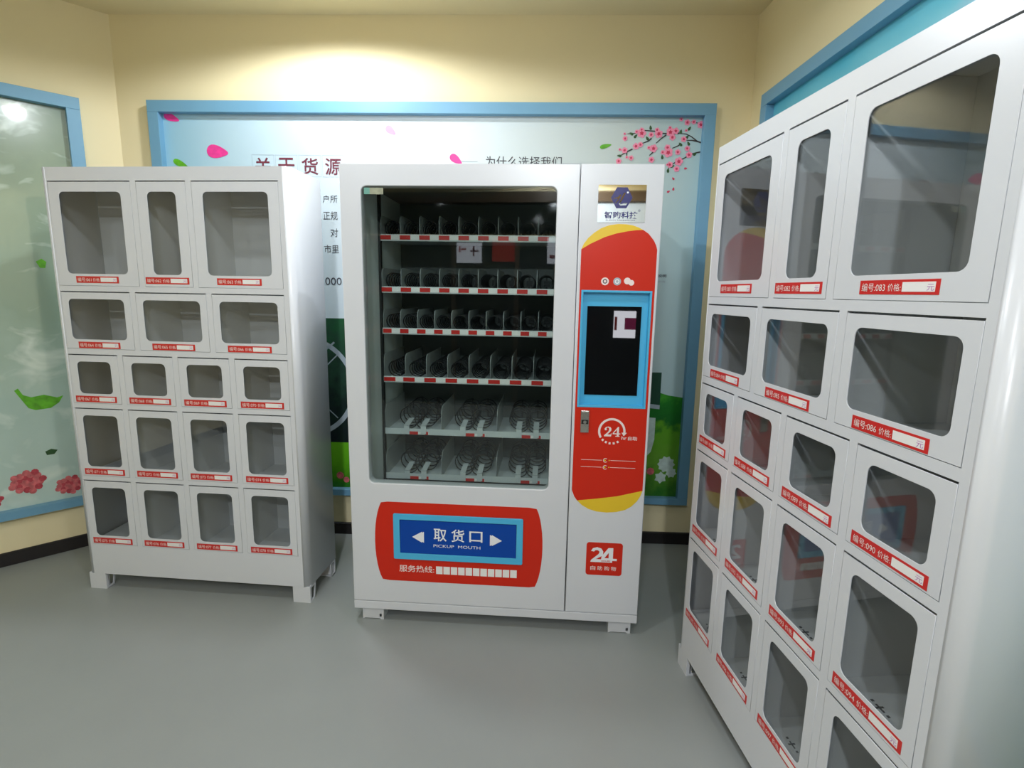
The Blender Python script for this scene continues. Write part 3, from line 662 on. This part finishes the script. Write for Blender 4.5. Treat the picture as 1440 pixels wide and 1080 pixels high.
# mirror plate with emblem
plate('mirror_plate', [rect(0.9738, 1.6805, 1.1475, 1.8135)], -0.0016, 0.0015, 'mirror_film', cp)
hx = [(1.0595 + 0.0385 * math.cos(math.radians(60 * k)), 1.768 + 0.0372 * math.sin(math.radians(60 * k)) * 1.1547 * 0.88) for k in range(6)]
hx = [(1.0205, 1.768), (1.041, 1.8045), (1.079, 1.8045), (1.0985, 1.768), (1.078, 1.731), (1.041, 1.731)]
plate('hexagon_emblem', [hx], -0.0020, 0.0003, 'navy_ink', cp)
plate('emblem_stroke', [[(1.0265, 1.7635), (1.047, 1.7655), (1.041, 1.757), (1.034, 1.747), (1.041, 1.749), (1.0525, 1.7665), (1.058, 1.779), (1.0515, 1.779), (1.047, 1.772)]], -0.0024, 0.0002, 'mirror_film', cp)
plate('emblem_stroke', [[(1.054, 1.744), (1.068, 1.7735), (1.0735, 1.7855), (1.0665, 1.7855), (1.049, 1.7475), (1.055, 1.7405), (1.076, 1.7415), (1.082, 1.7505), (1.071, 1.7495)]], -0.0024, 0.0002, 'mirror_film', cp)
plate('emblem_dot', [disc_loop(1.0805, 1.7865, 0.0035, 10)], -0.0024, 0.0002, 'ink_white', cp)
text('brand_lettering', '智购科技', (0.9990, 1.6945, 1.1205, 1.7195), -0.0019, 'navy_ink', cp, 0.022)
text('brand_mark', '®', (1.1215, 1.7190, 1.1295, 1.7270), -0.0019, 'navy_ink', cp)
text('brand_lettering', 'ZHIGOU TECHNOLOGY', (1.0040, 1.6865, 1.1130, 1.6905), -0.0019, 'navy_ink', cp)
# 24 hour sticker
plate('round_corner_sticker', [rrect(0.9865, 0.272, 1.1340, 0.4155, 0.012)], -0.0008, 0.0008, 'red_print', cp)
def flat_digit(loops, name):
    plate(name, [[(1.0045 + x * 0.1085, 0.3295 + y * 0.0655) for x, y in lp] for lp in loops], -0.0012, 0.0003, 'ink_white', cp)
flat_digit([[(0.0, 0.0), (0.82, 0.0), (0.82, 0.13), (0.99, 0.13), (0.99, 0.27), (0.84, 0.27), (0.84, 0.98), (0.66, 0.98), (0.46, 0.52), (0.47, 0.72), (0.40, 0.92), (0.24, 1.0), (0.08, 0.93), (0.01, 0.74), (0.12, 0.70), (0.18, 0.8), (0.27, 0.8), (0.33, 0.7), (0.30, 0.55), (0.02, 0.13)],
            [(0.20, 0.20), (0.40, 0.2), (0.42, 0.42)], [(0.52, 0.29), (0.68, 0.29), (0.68, 0.66)]], 'sticker_numeral')
text('sticker_lettering', 'HOURS', (1.049, 0.3325, 1.086, 0.3395), -0.0018, 'red_print', cp, 0.01)
for i, ch in enumerate('自助购物'):
    u = 1.0055 + i * 0.0282; text('sticker_lettering', ch, (u, 0.2935, u + 0.0205, 0.3125), -0.0012, 'ink_pale', cp, 0.006)
# feet of the machine
ft = plate_mesh([[(0, 0), (0.012, 0.004), (0.075, 0.004), (0.082, 0.0), (0.093, 0.0), (0.093, 0.061), (0, 0.061)], rrect(0.074, 0.010, 0.084, 0.026, 0.003)], 0.004, 'white_coat')
ft = join_mesh('foot', [ft, boxes_mesh('f', [(0.0, 0.004, 0.004, 0.06, 0.0, 0.0605), (0.089, 0.093, 0.004, 0.06, 0.0, 0.0605), (0.004, 0.089, 0.035, 0.06, 0.0, 0.0605)], 'tray_steel')])
for x, y in ((0.0296, 0.02), (1.0935, 0.02), (0.0296, VD - 0.09), (1.0935, VD - 0.09)):
    link('foot', ft, vm, (x, y, 0))

# ------------------------------------------------------------------ far wall behind the viewer (unseen, glazing added only for its reflections)
yF = cFR.y
box('trim_1', (cFL.x + 0.02, cFR.x - 0.02, yF + 0.001, yF + 0.05, 2.46, 2.58), 'brown_wood')['kind'] = 'structure'
gx0, gx1 = -2.9, 1.0
for k in range(5):
    a = gx0 + (gx1 - gx0) * k / 5; b = gx0 + (gx1 - gx0) * (k + 1) / 5
    box('window_%d' % (k + 1), (a + 0.03, b - 0.03, yF + 0.002, yF + 0.012, 0.01, 2.08), 'unseen_dark_panel')['kind'] = 'structure'  # dark panes added so the machine glass reflects dark
for k in range(6):
    a = gx0 + (gx1 - gx0) * k / 5
    box('trim_%d' % (k + 2), (a - 0.028, a + 0.028, yF + 0.001, yF + 0.03, 0.0, 2.10), 'brown_wood')['kind'] = 'structure'
def sheet(name, x0, x1, z0, z1, m, label, cat, marks=None):
    r = root(name, (x0, yF + 0.014, z0), 0, label, cat, 'lit notices on the far window')
    box('board', (0, x1 - x0, 0.0, 0.012, 0, z1 - z0), m, r, 0.0008)
    if marks:
        for a, b, c, d, mm in marks: box('printed_block', (a, b, 0.012, 0.0128, c, d), mm, r)
    return r
sheet('lightbox_sign', -1.30, -0.99, 1.76, 2.0, 'lightbox_white', 'lit white notice with red lettering on the far window', 'sign', [(0.03, 0.05, 0.12, 0.20, 'red_board'), (0.06, 0.12, 0.15, 0.17, 'red_board'), (0.17, 0.27, 0.13, 0.15, 'ink_maroon'), (0.20, 0.22, 0.08, 0.2, 'ink_maroon')])
sheet('lightbox_sign', -0.86, -0.58, 1.78, 2.06, 'lightbox_red', 'lit red sign board on the far window', 'sign')
sheet('lightbox_sign', -0.20, 0.10, 1.76, 2.06, 'lightbox_white', 'lit plain white notice on the far window', 'sign', [(0.03, 0.10, 0.06, 0.10, 'ink_maroon')])
sheet('lightbox_sign', 0.62, 0.88, 0.90, 1.22, 'lightbox_bright', 'low lit white notice with pink pictures on the far window', 'sign', [(0.13, 0.26, 0.10, 0.24, 'petal_pink'), (0.01, 0.04, 0.09, 0.25, 'red_board')])
box('trim_8', (0.2, 1.05, yF + 0.022, yF + 0.03, 2.12, 2.44), 'ink_grey')['kind'] = 'structure'
box('trim_9', (cFL.x + 0.02, cFR.x - 0.02, yF + 0.001, yF + 0.02, 2.105, 2.455), 'unseen_dark_panel')['kind'] = 'structure'  # dark fascia added to keep the cream wall out of reflections

# ------------------------------------------------------------------ downlights
def downlight(x, y, watts, cone, blend, label):
    r = root('downlight', (x, y, CEIL), 0, label, 'ceiling light', 'ceiling downlights')
    tr = plate_mesh([disc_loop(0, 0, 0.085, 32), disc_loop(0, 0, 0.062, 32)], 0.012, 'white_coat', 0.002)
    tr.transform(Matrix.Rotation(-PI / 2, 4, 'X')); link('trim_ring', tr, r, (0, 0, -0.0125))
    ln = plate_mesh([disc_loop(0, 0, 0.06, 32)], 0.004, 'lamp_lens'); ln.transform(Matrix.Rotation(-PI / 2, 4, 'X')); link('lamp_lens', ln, r, (0, 0, -0.0055))
    l = bpy.data.lights.new('downlight_beam', 'SPOT'); l.energy = watts; l.spot_size = math.radians(cone); l.spot_blend = blend
    l.shadow_soft_size = 0.055; l.color = (0.89, 0.945, 1.0)
    o = bpy.data.objects.new('downlight_beam', l); COL.objects.link(o); o.parent = r; o.location = (0, 0, -0.03)
for a in LAMPS: downlight(*a)
